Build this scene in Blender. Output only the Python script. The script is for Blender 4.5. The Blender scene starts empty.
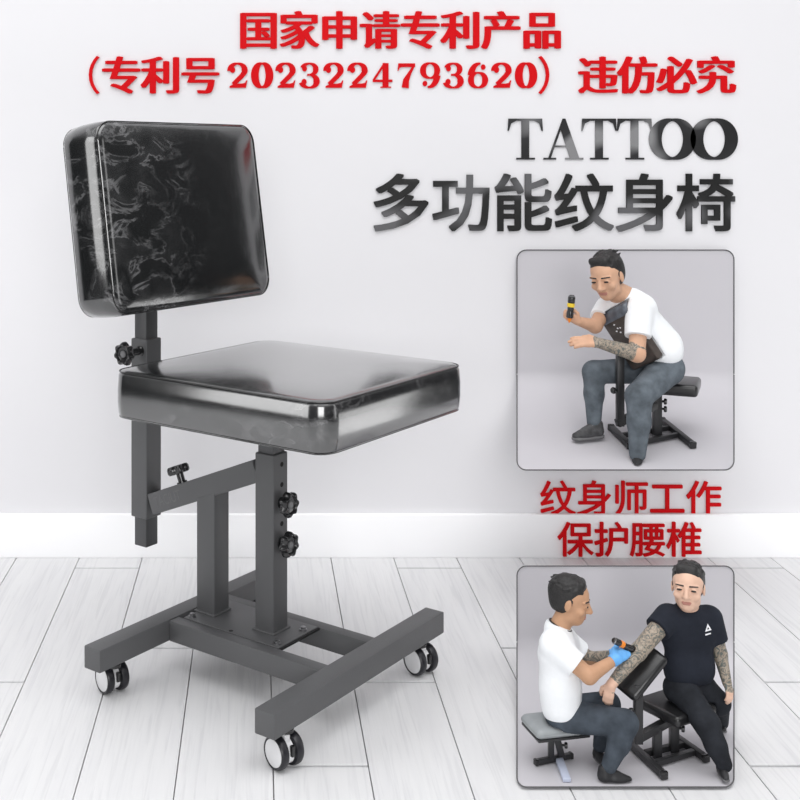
import bpy, bmesh, math, random
import numpy as np
from mathutils import Vector, Matrix
random.seed(4)
SC = bpy.context.scene
COL = SC.collection

# ------------------------------------------------------------------ camera
F, CX, HZ, HC = 1185.16, 257.93, 155.03, 0.8959      # focal length, principal point (px of 800), eye height
WALL_Y = 2.648
cam_d = bpy.data.cameras.new('camera'); cam = bpy.data.objects.new('camera', cam_d); COL.objects.link(cam)
cam.location = (0, 0, HC); cam.rotation_euler = (math.pi / 2, 0, 0)
cam_d.sensor_width = 36; cam_d.lens = F / 800 * 36
cam_d.shift_x = (400 - CX) / 800; cam_d.shift_y = -(400 - HZ) / 800
cam_d.clip_start = 0.05
SC.camera = cam

# ------------------------------------------------------------------ world and added lamps
world = bpy.data.worlds.new('studio'); SC.world = world; world.use_nodes = True
wn, wl = world.node_tree.nodes, world.node_tree.links
wn.clear()
w_out = wn.new('ShaderNodeOutputWorld'); w_bg = wn.new('ShaderNodeBackground')
w_tc = wn.new('ShaderNodeTexCoord'); w_sep = wn.new('ShaderNodeSeparateXYZ'); w_r = wn.new('ShaderNodeValToRGB')
wl.new(w_tc.outputs['Generated'], w_sep.inputs[0]); wl.new(w_sep.outputs['Z'], w_r.inputs[0])
w_r.color_ramp.elements[0].position = 0.0; w_r.color_ramp.elements[0].color = (.05, .05, .053, 1)
w_r.color_ramp.elements[1].position = 0.7; w_r.color_ramp.elements[1].color = (1, 1, 1.02, 1)
e = w_r.color_ramp.elements.new(.30); e.color = (.14, .14, .145, 1)
wl.new(w_r.outputs[0], w_bg.inputs[0]); wl.new(w_bg.outputs[0], w_out.inputs[0])
w_bg.inputs[1].default_value = 0.80

def area(name, loc, target, sx, sy, power, col=(1, 1, 1)):
    d = bpy.data.lights.new(name, 'AREA'); d.shape = 'RECTANGLE'; d.size = sx; d.size_y = sy; d.energy = power; d.color = col
    o = bpy.data.objects.new(name, d); COL.objects.link(o); o.location = loc
    o.rotation_euler = (Vector(target) - Vector(loc)).to_track_quat('-Z', 'Y').to_euler()
    return o
area('fill_overhead', (0.2, 0.9, 3.4), (0.2, 1.9, 0), 3.6, 2.6, 66)  # added lamp above, out of view; brightens the wall towards its top
area('fill_front', (0.2, -4.0, 1.9), (0.2, 2.4, 0.3), 3.0, 2.0, 120)  # added frontal fill from behind and above the camera
area('fill_side', (-2.6, 0.9, 1.2), (0.0, 2.0, 0.6), 1.0, 1.6, 17)  # added unseen lamp, brightens the left faces of the leather
area('fill_strip_tall', (2.1, 1.35, 1.0), (-.1, 1.95, .8), .35, 1.3, 2.0)  # added unseen lamp, puts a highlight on the backrest's left edge
area('fill_strip_low', (1.8, 2.2, .22), (.2, 1.75, .5), .45, .5, 1.5)  # added unseen lamp, mirrored in the front face of the seat
vs = SC.view_settings
vs.view_transform = 'Standard'; vs.look = 'None'; vs.gamma = 1; vs.use_curve_mapping = False; vs.exposure = 0.07

# ------------------------------------------------------------------ helpers
def at(px, py, Y):
    return Vector(((px - CX) * Y / F, Y, HC - (py - HZ) * Y / F))

class N:                                   # small node helper
    def __init__(s, name):
        s.m = bpy.data.materials.new(name); s.m.use_nodes = True
        s.t = s.m.node_tree; s.b = s.t.nodes['Principled BSDF']
    def n(s, kind, **kw):
        x = s.t.nodes.new(kind)
        for k, v in kw.items():
            if k in x.inputs: x.inputs[k].default_value = v
            else: setattr(x, k, v)
        return x
    def l(s, a, b): s.t.links.new(a, b)
    def ramp(s, src, stops):
        r = s.n('ShaderNodeValToRGB'); cr = r.color_ramp
        while len(cr.elements) > 1: cr.elements.remove(cr.elements[-1])
        for i, (p, c) in enumerate(stops):
            e = cr.elements[0] if i == 0 else cr.elements.new(p)
            e.position = p; e.color = (c[0], c[1], c[2], 1)
        s.l(src, r.inputs[0]); return r.outputs[0]
    def coords(s, scale=(1, 1, 1)):
        tc = s.n('ShaderNodeTexCoord'); mp = s.n('ShaderNodeMapping'); mp.inputs['Scale'].default_value = scale
        s.l(tc.outputs['Object'], mp.inputs[0]); return mp.outputs[0]

def sc(c, k): return tuple(min(1, max(0, x * k)) for x in c)

def mat(name, c, rough=.5, metal=0, spec=.5, vary=.12, scale=40, bump=0, bscale=120, stretch=(1, 1, 1), coat=0):
    q = N(name); co = q.coords(stretch)
    nz = q.n('ShaderNodeTexNoise', Scale=scale, Detail=4.0); q.l(co, nz.inputs['Vector'])
    q.l(q.ramp(nz.outputs['Fac'], [(.3, sc(c, 1 - vary)), (.7, sc(c, 1 + vary))]), q.b.inputs['Base Color'])
    q.b.inputs['Roughness'].default_value = rough; q.b.inputs['Metallic'].default_value = metal
    q.b.inputs['Specular IOR Level'].default_value = spec; q.b.inputs['Coat Weight'].default_value = coat
    if bump:
        n2 = q.n('ShaderNodeTexNoise', Scale=bscale, Detail=3.0); q.l(co, n2.inputs['Vector'])
        bp = q.n('ShaderNodeBump', Strength=bump, Distance=.002); q.l(n2.outputs['Fac'], bp.inputs['Height'])
        q.l(bp.outputs[0], q.b.inputs['Normal'])
    return q.m

def leather(name, seed, rough, streak, wave, mask=None, coat=1.6):
    q = N(name); tc = q.n('ShaderNodeTexCoord')
    mp = q.n('ShaderNodeMapping'); mp.inputs['Location'].default_value = (seed, seed * 2, 0)
    q.l(tc.outputs['Object'], mp.inputs[0])
    m2 = q.n('ShaderNodeMapping'); m2.inputs['Rotation'].default_value = (.5, .3, .4); m2.inputs['Scale'].default_value = (1, 1, 1.7)
    q.l(mp.outputs[0], m2.inputs[0])
    w = q.n('ShaderNodeTexNoise', Scale=7.0, Detail=3.0); q.l(mp.outputs[0], w.inputs['Vector'])
    big = q.n('ShaderNodeTexNoise', Scale=13.0, Detail=4.0, Distortion=.8); q.l(mp.outputs[0], big.inputs['Vector'])
    fine = q.n('ShaderNodeTexNoise', Scale=12.0, Detail=8.0, Roughness=.62, Distortion=.7); q.l(m2.outputs[0], fine.inputs['Vector'])
    # pale broken streaks over the black base colour
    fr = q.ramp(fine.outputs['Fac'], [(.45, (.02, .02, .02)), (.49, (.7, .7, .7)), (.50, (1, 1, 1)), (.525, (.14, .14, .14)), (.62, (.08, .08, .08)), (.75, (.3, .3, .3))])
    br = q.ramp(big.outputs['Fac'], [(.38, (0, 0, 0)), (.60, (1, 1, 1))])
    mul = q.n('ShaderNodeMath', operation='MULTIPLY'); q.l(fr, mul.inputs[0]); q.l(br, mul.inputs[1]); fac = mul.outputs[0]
    if mask:                                                       # streaks fade out towards one side
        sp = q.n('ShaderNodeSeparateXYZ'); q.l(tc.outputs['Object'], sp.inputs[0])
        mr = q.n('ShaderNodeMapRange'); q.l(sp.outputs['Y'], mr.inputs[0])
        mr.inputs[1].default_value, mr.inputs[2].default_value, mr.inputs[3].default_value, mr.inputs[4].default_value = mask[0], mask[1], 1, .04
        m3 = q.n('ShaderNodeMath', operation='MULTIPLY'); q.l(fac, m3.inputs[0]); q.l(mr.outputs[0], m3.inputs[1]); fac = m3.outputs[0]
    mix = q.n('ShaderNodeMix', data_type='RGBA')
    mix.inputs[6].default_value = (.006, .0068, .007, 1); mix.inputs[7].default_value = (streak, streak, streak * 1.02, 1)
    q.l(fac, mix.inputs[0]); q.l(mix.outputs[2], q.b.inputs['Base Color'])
    b1 = q.n('ShaderNodeBump', Strength=wave, Distance=.010); q.l(w.outputs['Fac'], b1.inputs['Height'])
    b2 = q.n('ShaderNodeBump', Strength=.16, Distance=.002); q.l(fine.outputs['Fac'], b2.inputs['Height']); q.l(b1.outputs[0], b2.inputs['Normal'])
    q.l(b2.outputs[0], q.b.inputs['Normal'])
    q.b.inputs['Roughness'].default_value = rough; q.b.inputs['IOR'].default_value = 1.5; q.b.inputs['Specular IOR Level'].default_value = .8
    q.b.inputs['Coat Weight'].default_value = 1.0; q.b.inputs['Coat Roughness'].default_value = rough * .7; q.b.inputs['Coat IOR'].default_value = coat
    return q.m

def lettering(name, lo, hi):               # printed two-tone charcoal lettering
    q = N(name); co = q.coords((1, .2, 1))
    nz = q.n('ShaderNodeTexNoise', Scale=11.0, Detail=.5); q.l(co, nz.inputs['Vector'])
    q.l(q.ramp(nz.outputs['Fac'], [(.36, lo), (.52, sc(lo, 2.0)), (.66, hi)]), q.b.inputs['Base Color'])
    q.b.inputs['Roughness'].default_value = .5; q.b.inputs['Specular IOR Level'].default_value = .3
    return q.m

def skin_tattoo(name, skin, ink):
    q = N(name); co = q.coords()
    v = q.n('ShaderNodeTexNoise', Scale=95.0, Detail=5.0, Distortion=3.0); q.l(co, v.inputs['Vector'])
    q.l(q.ramp(v.outputs['Fac'], [(.40, ink), (.50, sc(skin, .62)), (.60, skin), (.7, sc(ink, 1.6))]), q.b.inputs['Base Color'])
    q.b.inputs['Roughness'].default_value = .55
    return q.m

M = dict(
    wall=mat('wall_paint', (.765, .760, .778), .75, vary=.006, scale=2, spec=.2),
    base=mat('baseboard_paint', (.97, .97, .98), .5, vary=.006, scale=3, spec=.3),
    frame=mat('charcoal_powder_coat', (.088, .089, .092), .46, vary=.05, scale=8, bump=.12, bscale=900, spec=.5),
    frame2=mat('dark_inner_tube', (.060, .061, .064), .4, vary=.05, scale=9, spec=.5),
    hole=mat('drilled_hole_black', (.006, .006, .006), .8, vary=.1),
    bolt=mat('bolt_steel', (.30, .30, .31), .35, metal=1, vary=.1),
    knob=mat('black_plastic', (.012, .012, .013), .22, vary=.1, scale=60, spec=.7),
    hub=mat('knob_boss_grey', (.16, .16, .165), .35, vary=.1),
    tyre=mat('tyre_rubber', (.012, .012, .016), .35, vary=.1, scale=80),
    cap=mat('wheel_cap_white', (.72, .72, .73), .35, vary=.02, scale=30),
    fork=mat('caster_fork_white', (.82, .82, .83), .3, vary=.02),
    seam=mat('black_piping', (.006, .006, .006), .25, vary=.1, spec=.6),
    mark=mat('stamped_mark', (.125, .126, .129), .55, vary=.05),
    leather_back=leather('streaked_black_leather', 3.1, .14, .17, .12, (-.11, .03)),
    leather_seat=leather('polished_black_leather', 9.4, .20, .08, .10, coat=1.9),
    red=mat('red_lettering', (.60, .0015, .005), .6, vary=.03, scale=10, spec=.12),
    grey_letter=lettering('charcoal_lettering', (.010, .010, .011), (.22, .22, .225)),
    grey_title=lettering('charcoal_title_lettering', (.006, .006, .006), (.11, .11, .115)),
    panel=mat('grey_backdrop_card', (.555, .542, .570), .8, vary=.02, scale=4, spec=.15),
    rim=mat('dark_rim', (.085, .085, .088), .5, vary=.05),
    skin=mat('skin', (.62, .37, .245), .5, vary=.07, scale=60, spec=.35),
    skin_pale=mat('skin_pale', (.70, .46, .345), .5, vary=.07, scale=60, spec=.35),
    skin_tan=mat('skin_tan', (.50, .285, .17), .5, vary=.07, scale=60, spec=.35),
    tattoo=skin_tattoo('tattooed_skin', (.40, .33, .26), (.10, .115, .105)),
    hair=mat('black_hair', (.012, .011, .011), .5, vary=.4, scale=150, bump=.6, bscale=350),
    shirt=mat('white_cotton', (.86, .88, .90), .85, vary=.02, scale=30, bump=.25, bscale=160, spec=.15),
    black_shirt=mat('navy_black_cotton', (.016, .019, .028), .85, vary=.15, scale=40, bump=.3, bscale=160, spec=.2),
    jeans=mat('grey_blue_denim', (.118, .138, .158), .85, vary=.30, scale=45, bump=.3, bscale=220, spec=.15),
    jeans_dark=mat('dark_blue_denim', (.056, .068, .084), .85, vary=.32, scale=45, bump=.3, bscale=220, spec=.15),
    trousers=mat('black_cloth', (.020, .022, .027), .85, vary=.3, scale=45, bump=.3, bscale=220, spec=.15),
    shoe=mat('black_shoe', (.014, .014, .016), .5, vary=.25, scale=70),
    shoe_grey=mat('grey_trainer_mesh', (.055, .055, .058), .6, vary=.5, scale=90),
    sole=mat('grey_rubber_sole', (.15, .15, .155), .6, vary=.2, scale=80),
    mini_metal=mat('black_tube', (.022, .022, .024), .4, vary=.1, scale=60),
    mini_grey=mat('grey_vinyl', (.30, .32, .33), .4, vary=.08, scale=40),
    mini_pad=mat('black_vinyl', (.013, .013, .014), .28, vary=.3, scale=50, spec=.6),
    pad_top=mat('slate_vinyl', (.105, .12, .145), .3, vary=.3, scale=90),
    pad_brown=mat('brown_black_board', (.050, .038, .032), .5, vary=.3, scale=80),
    steel=mat('silver_tube', (.50, .54, .66), .35, vary=.06, scale=40),
    glove=mat('blue_nitrile', (.13, .40, .80), .45, vary=.08, scale=60),
    orange=mat('orange_band', (.85, .25, .02), .4, vary=.05),
    yellow=mat('yellow_band', (.85, .60, .03), .4, vary=.05),
    eye=mat('eye_dark', (.02, .015, .012), .2, vary=.1),
    lip=mat('lip', (.42, .19, .15), .5, vary=.05),
    white=mat('white_print', (.80, .80, .83), .6, vary=.02),
    cord=mat('dark_cord', (.02, .018, .016), .5, vary=.1),
)

def origin(parent):                        # world location of the thing a part hangs under
    p = Vector((0, 0, 0))
    while parent is not None:
        p += parent.location; parent = parent.parent
    return p

def link_mesh(name, me, mats, parent=None, smooth=True, keep=True, angle=.6):
    """one mesh object; vertices are given in world (or thing) space, `keep` subtracts the thing's location"""
    for m in (mats if isinstance(mats, (list, tuple)) else [mats]): me.materials.append(m)
    if parent is not None and keep: me.transform(Matrix.Translation(-origin(parent)))
    for p in me.polygons: p.use_smooth = smooth
    o = bpy.data.objects.new(name, me); COL.objects.link(o)
    if parent is not None: o.parent = parent
    if smooth: me.set_sharp_from_angle(angle=angle)
    return o

def obj(name, bm, mats, parent=None, smooth=True, keep=True, angle=.6):
    bmesh.ops.recalc_face_normals(bm, faces=bm.faces)
    me = bpy.data.meshes.new(name); bm.to_mesh(me); bm.free()
    return link_mesh(name, me, mats, parent, smooth, keep, angle)

def thing(name, label, cat, loc, rz=0, group=None):
    o = bpy.data.objects.new(name, None); COL.objects.link(o); o.empty_display_size = .05
    o.location = loc; o.rotation_euler = (0, 0, rz); tag(o, label, cat, group); return o

def tag(o, label, cat=None, group=None):
    o['label'] = label
    if cat: o['category'] = cat
    if group: o['group'] = group
    return o

def base_origin(o, loc):                   # move a single-mesh thing's origin to its base
    o.data.transform(Matrix.Translation(-Vector(loc))); o.location = loc

def box(bm, c, s, bev=0.0, seg=2, R=None):
    r = bmesh.ops.create_cube(bm, size=1); vs_ = r['verts']
    for v in vs_: v.co = Vector((v.co.x * s[0], v.co.y * s[1], v.co.z * s[2]))
    if bev:
        es = list({e for v in vs_ for e in v.link_edges})
        q = bmesh.ops.bevel(bm, geom=es, offset=bev, segments=seg, profile=.5, affect='EDGES')
        vs_ = list({v for f in q['faces'] for v in f.verts} | {v for v in vs_ if v.is_valid})
        seen = set(vs_); st = list(vs_)
        while st:
            for e in st.pop().link_edges:
                for w in e.verts:
                    if w not in seen: seen.add(w); st.append(w)
        vs_ = list(seen)
    T = Matrix.Translation(Vector(c)) @ (R.to_4x4() if R is not None else Matrix.Identity(4))
    for v in vs_: v.co = T @ v.co

def frame_of(d, up=Vector((0, 0, 1))):     # rotation with local X along d, local Z near up
    x = Vector(d).normalized(); up = Vector(up)
    if abs(x.dot(up.normalized())) > .98: up = Vector((0, 1, 0))
    y = up.cross(x).normalized(); z = x.cross(y)
    return Matrix((x, y, z)).transposed()

def beam(bm, A, B, w, h, bev=.0, up=(0, 0, 1)):
    A, B = Vector(A), Vector(B)
    box(bm, (A + B) / 2, ((B - A).length, w, h), bev, 2, frame_of(B - A, up))

def lathe(bm, prof, A, axis, seg=24):      # prof: (radius, height) along axis from A
    Rm = frame_of(axis); x = Rm.col[0]; y = Rm.col[1]; z = Rm.col[2]; A = Vector(A); rings = []
    for r, h in prof:
        if r < 1e-6: rings.append([bm.verts.new(A + x * h)])
        else: rings.append([bm.verts.new(A + x * h + (y * math.cos(a) + z * math.sin(a)) * r) for a in [2 * math.pi * i / seg for i in range(seg)]])
    for a, b in zip(rings, rings[1:]):
        for i in range(seg):
            j = (i + 1) % seg
            if len(a) == 1 and len(b) == 1: continue
            if len(a) == 1: bm.faces.new((a[0], b[j], b[i]))
            elif len(b) == 1: bm.faces.new((a[i], a[j], b[0]))
            else: bm.faces.new((a[i], a[j], b[j], b[i]))
    for r in (rings[0], rings[-1]):
        if len(r) > 2: bm.faces.new(r)

def tube(bm, pts, r, seg=8, closed=False):
    pts = [Vector(p) for p in pts]; n = len(pts); rings = []
    for i, p in enumerate(pts):
        if closed: d = pts[(i + 1) % n] - pts[i - 1]
        else: d = pts[min(i + 1, n - 1)] - pts[max(i - 1, 0)]
        Rm = frame_of(d)
        rings.append([bm.verts.new(p + (Rm.col[1] * math.cos(2 * math.pi * k / seg) + Rm.col[2] * math.sin(2 * math.pi * k / seg)) * r) for k in range(seg)])
    for i in range(n if closed else n - 1):
        a, b = rings[i], rings[(i + 1) % n]
        for k in range(seg):
            j = (k + 1) % seg; bm.faces.new((a[k], a[j], b[j], b[k]))
    if not closed: bm.faces.new(rings[0]); bm.faces.new(rings[-1])

def rrect(W, H, r, n=8):
    pts = []
    for cx_, cy_, a0 in ((W / 2 - r, H / 2 - r, 0), (-W / 2 + r, H / 2 - r, 90), (-W / 2 + r, -H / 2 + r, 180), (W / 2 - r, -H / 2 + r, 270)):
        for i in range(n + 1):
            a = math.radians(a0 + 90 * i / n); pts.append((cx_ + r * math.cos(a), cy_ + r * math.sin(a)))
    return pts

# ------------------------------------------------------------------ the room
def struct(o): o['kind'] = 'structure'; return o
bm = bmesh.new()                                                  # wall
box(bm, (-0.97, WALL_Y + .05, 1.45), (4.6, .10, 2.9)); struct(obj('wall_back', bm, M['wall'], smooth=False))
bm = bmesh.new()                                                  # baseboard
BB_Y = WALL_Y - .014
box(bm, (-0.97, WALL_Y - .007, .0483), (4.6, .014, .0966), .002); struct(obj('baseboard_back', bm, M['base'], angle=.9))

def floor_material():
    q = N('white_plank_floor'); co = q.coords((9, .9, 9)); c2 = q.coords((60, 2.2, 20))
    a = q.n('ShaderNodeTexNoise', Scale=3.0, Detail=6.0, Distortion=1.2); q.l(co, a.inputs['Vector'])
    g = q.n('ShaderNodeTexNoise', Scale=2.0, Detail=5.0, Distortion=.8); q.l(c2, g.inputs['Vector'])
    mx = q.n('ShaderNodeMix', data_type='RGBA', blend_type='MULTIPLY'); mx.inputs[0].default_value = 1
    q.l(q.ramp(a.outputs['Fac'], [(.3, (.70, .70, .71)), (.6, (.735, .735, .74))]), mx.inputs[6])
    q.l(q.ramp(g.outputs['Fac'], [(.34, (.92, .92, .925)), (.50, (1, 1, 1))]), mx.inputs[7])
    q.l(mx.outputs[2], q.b.inputs['Base Color'])
    bp = q.n('ShaderNodeBump', Strength=.25, Distance=.002); q.l(g.outputs['Fac'], bp.inputs['Height']); q.l(bp.outputs[0], q.b.inputs['Normal'])
    q.b.inputs['Roughness'].default_value = .55; q.b.inputs['Specular IOR Level'].default_value = .3
    return q.m
M['floor'] = floor_material()
M['gap'] = mat('plank_gap_grey', (.22, .22, .23), .9, vary=.05)  # dark grey base showing between the planks
bm = bmesh.new()
PW = .1398; X0L = .0222                                           # plank pitch and one joint line
JY = {0: 1.738, 1: 2.015, 2: 2.571, 3: 2.154, 4: 2.285}           # end joints repeat every five planks
LEN = 1.30
for k in range(-20, 22):
    xa, xb = X0L + k * PW, X0L + (k + 1) * PW
    y = JY[k % 5]; js = [y - i * LEN for i in range(0, 5)]
    ys = [WALL_Y + .02] + js
    for a, b in zip(ys, ys[1:]):
        g = .0014
        box(bm, ((xa + xb) / 2, (a + b) / 2, -.006), (xb - xa - .0017, abs(a - b) - .0066, .012), .0004, 1)
n_top = len(bm.faces)
box(bm, (X0L + PW, -.9, -.016), (42 * PW, 7.2, .010))
for f in list(bm.faces)[n_top:]: f.material_index = 1
struct(obj('floor', bm, [M['floor'], M['gap']], smooth=False))

# ------------------------------------------------------------------ the big chair
TH = .6671
chair = thing('tattoo_chair', 'full-size black leather chair with charcoal steel frame on four white-capped casters', 'chair', (.0211, 2.0013, 0), -TH)
def cpart(name, bm, m, parent=chair, angle=.6): return obj(name, bm, m, parent, keep=False, angle=angle)

ZB, TW = .0605, .037
for s in (1, -1):                                                 # the two cross bars
    bm = bmesh.new(); box(bm, (s * .177, 0, ZB + TW / 2), (TW, .488, TW), .0022, 2); cpart('cross_bar', bm, M['frame'])
for s in (1, -1):                                                 # the two long beams between them
    bm = bmesh.new(); box(bm, (0, s * .0675, ZB + TW / 2 - .0008), (.177 * 2 - TW, .024, TW - .002), .0015, 2); cpart('long_beam', bm, M['frame'])
bm = bmesh.new(); box(bm, (-.044, 0, .0945), (.206, .110, .005), .001, 2); pl = cpart('mounting_plate', bm, M['frame'])
bm = bmesh.new(); box(bm, (-.044, 0, .0935), (.213, .117, .0035)); cpart('plate_edge_gap', bm, M['hole'], pl)
for x, y in ((-.137, -.044), (.048, .028), (.048, -.044), (-.137, .040)):
    bm = bmesh.new(); lathe(bm, [(.0065, 0), (.0065, .002), (.0045, .0025), (.0045, .0055), (.0035, .006), (0, .006)], (x, y, .097), (0, 0, 1), 12)
    tag(cpart('bolt', bm, M['bolt'], pl), 'steel bolt head')
for x, y in ((-.045, -.050), (-.02, .012)):
    bm = bmesh.new(); lathe(bm, [(.004, 0), (.004, .0004), (0, .0004)], (x, y, .0969), (0, 0, 1), 12); cpart('slot_hole', bm, M['hole'], pl)
# arm geometry
AX0, AX1 = -.262, -.0175; AS = .415
arm_mid = lambda x: .2656 + (x + .2525) * AS
A_, B_ = Vector((AX0, 0, arm_mid(AX0))), Vector((AX1, 0, arm_mid(AX1)))
# support column under the arm, cut to the slope of the arm
bm = bmesh.new()
x0, x1, yw = -.1482, -.1070, .020
top = lambda x: arm_mid(x) - .014
v = [bm.verts.new(p) for p in ((x0, -yw, .097), (x1, -yw, .097), (x1, yw, .097), (x0, yw, .097), (x0, -yw, top(x0)), (x1, -yw, top(x1)), (x1, yw, top(x1)), (x0, yw, top(x0)))]
for q in ((3, 2, 1, 0), (4, 5, 6, 7), (0, 1, 5, 4), (1, 2, 6, 5), (2, 3, 7, 6), (3, 0, 4, 7)): bm.faces.new([v[i] for i in q])
bmesh.ops.bevel(bm, geom=list(bm.edges), offset=.0022, segments=2, affect='EDGES', profile=.5)
cpart('support_column', bm, M['frame'])
for x in (-.1276, .002):                                          # weld collars on the plate
    bm = bmesh.new(); box(bm, (x, 0, .0985), (.047, .047, .004), .0018, 2); cpart('weld_collar', bm, M['frame'])
bm = bmesh.new(); box(bm, (.002, 0, .2465), (.0395, .040, .298), .0025, 3); col_ = cpart('seat_column', bm, M['frame'])
for z in (.3766, .3425, .308, .277, .241):
    bm = bmesh.new(); lathe(bm, [(.0042, -.001), (.0042, .0004), (0, .0004)], (.02175, .003, z), (1, 0, 0), 14); cpart('pin_hole', bm, M['hole'], col_)
bm = bmesh.new(); box(bm, (.002, 0, .4275), (.0325, .033, .078), .002, 2); cpart('inner_seat_tube', bm, M['frame2'])
bm = bmesh.new(); box(bm, (.02, 0, .4625), (.16, .16, .005), .001); cpart('seat_mount_plate', bm, M['frame2'])
bm = bmesh.new(); beam(bm, A_, B_, .038, .038, .0022, (0, 0, 1)); arm_ = cpart('arm', bm, M['frame'])
# backrest post
bm = bmesh.new(); box(bm, (-.2885, 0, .3965), (.0395, .040, .327), .0025, 3); slv = cpart('post_sleeve', bm, M['frame'])
bm = bmesh.new(); box(bm, (-.2885, 0, .477), (.030, .031, .594), .002, 2); cpart('backrest_post', bm, M['frame2'])

def star_knob(A, axis, parent, R=.0205, stem=.018, twist=0):
    A, axis = Vector(A), Vector(axis).normalized(); Rm = frame_of(axis); y, z = Rm.col[1], Rm.col[2]
    bm = bmesh.new(); n = 84
    def ring(h, s, lob): return [bm.verts.new(A + axis * h + (y * math.cos(a) + z * math.sin(a)) * R * s * (1 + lob * math.cos(7 * (a + twist)))) for a in [2 * math.pi * i / n for i in range(n)]]
    h0 = stem
    rings = [ring(h0, .55, .05), ring(h0 + .001, .86, .10), ring(h0 + .004, .95, .12), ring(h0 + .011, .95, .12), ring(h0 + .0145, .88, .11), ring(h0 + .0155, .80, .10), ring(h0 + .0145, .70, .05), ring(h0 + .011, .62, .02), ring(h0 + .010, .30, 0)]
    for a, b in zip(rings, rings[1:]):
        for i in range(n): j = (i + 1) % n; bm.faces.new((a[i], a[j], b[j], b[i]))
    bm.faces.new(rings[0]); bm.faces.new(rings[-1])
    k = cpart('star_knob', bm, M['knob'], parent)
    bm = bmesh.new(); lathe(bm, [(.0095, 0), (.0095, .003), (.0065, .004), (.0065, stem + .002)], A, axis, 20); cpart('stem', bm, M['knob'], k)
    bm = bmesh.new(); lathe(bm, [(.0062, 0), (.0062, .0025), (.005, .0035), (0, .0035)], A + axis * (h0 + .0095), axis, 20); tag(cpart('boss', bm, M['hub'], k), 'grey knob centre')
    return k
star_knob((.0215, .001, .3125), (1, 0, 0), chair, stem=.009)
star_knob((.0215, .001, .2455), (1, 0, 0), chair, stem=.009, twist=.3)
star_knob((-.284, -.0195, .5385), (0, -1, 0), chair, stem=.034, twist=.2)
ax_n = Vector((-AS, 0, 1)).normalized()
star_knob(Vector((-.192, 0, arm_mid(-.192))) + ax_n * .0185, ax_n, chair, R=.0195, stem=.017)

def tool_text(s, size, depth):             # font outlines -> bmesh in the XY plane, thickness along Z
    cu = bpy.data.curves.new('glyph', 'FONT'); cu.body = s; cu.size = size; cu.extrude = depth; cu.resolution_u = 4
    o = bpy.data.objects.new('glyph', cu); COL.objects.link(o)
    dg = bpy.context.evaluated_depsgraph_get(); dg.update()
    me = bpy.data.meshes.new_from_object(o.evaluated_get(dg))
    bpy.data.objects.remove(o); bpy.data.curves.remove(cu)
    g = bmesh.new(); g.from_mesh(me); bpy.data.meshes.remove(me); return g
g = tool_text('TACIUT', .0235, .0002)      # faint stamped mark on the arm's near side
ang = math.atan(AS)
Tm = Matrix.Translation(Vector((-.2468, -.0191, arm_mid(-.2468) - .0085))) @ Matrix.Rotation(-ang, 4, 'Y') @ Matrix.Rotation(math.pi / 2, 4, 'X') @ Matrix.Diagonal((.82, 1.12, 1, 1))
bmesh.ops.transform(g, matrix=Tm, verts=g.verts)
tag(cpart('stamped_mark', g, M['mark'], arm_), 'faint capital letters stamped into the grey arm')

def cushion(name, W, H, T, rc, Tm, m, dome=.006, bev=.009, seam_r=.0011, fold=True):
    """padded cushion: outline in local XY, thickness along Z (top = +Z)"""
    bm = bmesh.new(); out = rrect(W, H, rc, 9); n = len(out); rings = []
    def ring(off, z):
        o2 = rrect(W - 2 * off, H - 2 * off, max(rc - off, .004), 9); return [bm.verts.new((x, y, z)) for x, y in o2]
    prof = [(.030, 0), (bev, 0), (bev * .3, bev * .3), (0, bev), (-.0018, T * .35), (-.0018, T * .62), (0, T - bev * .9), (bev * .35, T - bev * .25), (bev, T)]
    for off, z in prof: rings.append(ring(off, z))
    for s in (.97, .93, .87, .8, .7, .55, .3):
        o2 = rrect((W - 2 * bev), (H - 2 * bev), rc - bev, 9)
        rings.append([bm.verts.new((x * s, y * s, T + dome * (1 - s ** 6))) for x, y in o2])
    for a, b in zip(rings, rings[1:]):
        for i in range(n): j = (i + 1) % n; bm.faces.new((a[i], a[j], b[j], b[i]))
    bm.faces.new(rings[0]); bm.faces.new(rings[-1])
    bmesh.ops.transform(bm, matrix=Tm, verts=bm.verts)
    o = cpart(name, bm, m, angle=1.2)
    for zz, rr in ((T - .0025, seam_r), (T - .013, .0009), (.0035, seam_r * .5)):
        bm = bmesh.new(); tube(bm, [Tm @ Vector((x, y, zz)) for x, y in rrect(W - .002, H - .002, rc, 9)], rr, 8, True)
        cpart('piping' if rr > .001 else 'stitching', bm, M['seam'], o)
    return o
SZ, ST = .4645, .0795
seat = cushion('seat', 0.430, .414, ST, .032, Matrix.Translation((.0432, 0, SZ)), M['leather_seat'], dome=.004)
# backrest: leaning back 8 degrees
LEAN = .1434
c_back = Vector((-.1809, 0, .7929)); nrm = Vector((math.cos(LEAN), 0, math.sin(LEAN))); upv = Vector((-math.sin(LEAN), 0, math.cos(LEAN)))
Rb = Matrix((Vector((0, 1, 0)), upv, nrm)).transposed().to_4x4()
BT = .088
backrest = cushion('backrest', 0.419, .326, BT, .034, Matrix.Translation(c_back - nrm * BT) @ Rb, M['leather_back'], dome=.0045)
bm = bmesh.new()
pb = c_back - nrm * (BT + .004)
box(bm, pb, (.14, .14, .008), .002, 2, Matrix((Vector((0, 1, 0)), upv, nrm)).transposed())
beam(bm, (-.2885, 0, .70), pb - upv * .02, .034, .034, .002); cpart('backrest_bracket', bm, M['frame2'])

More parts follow.
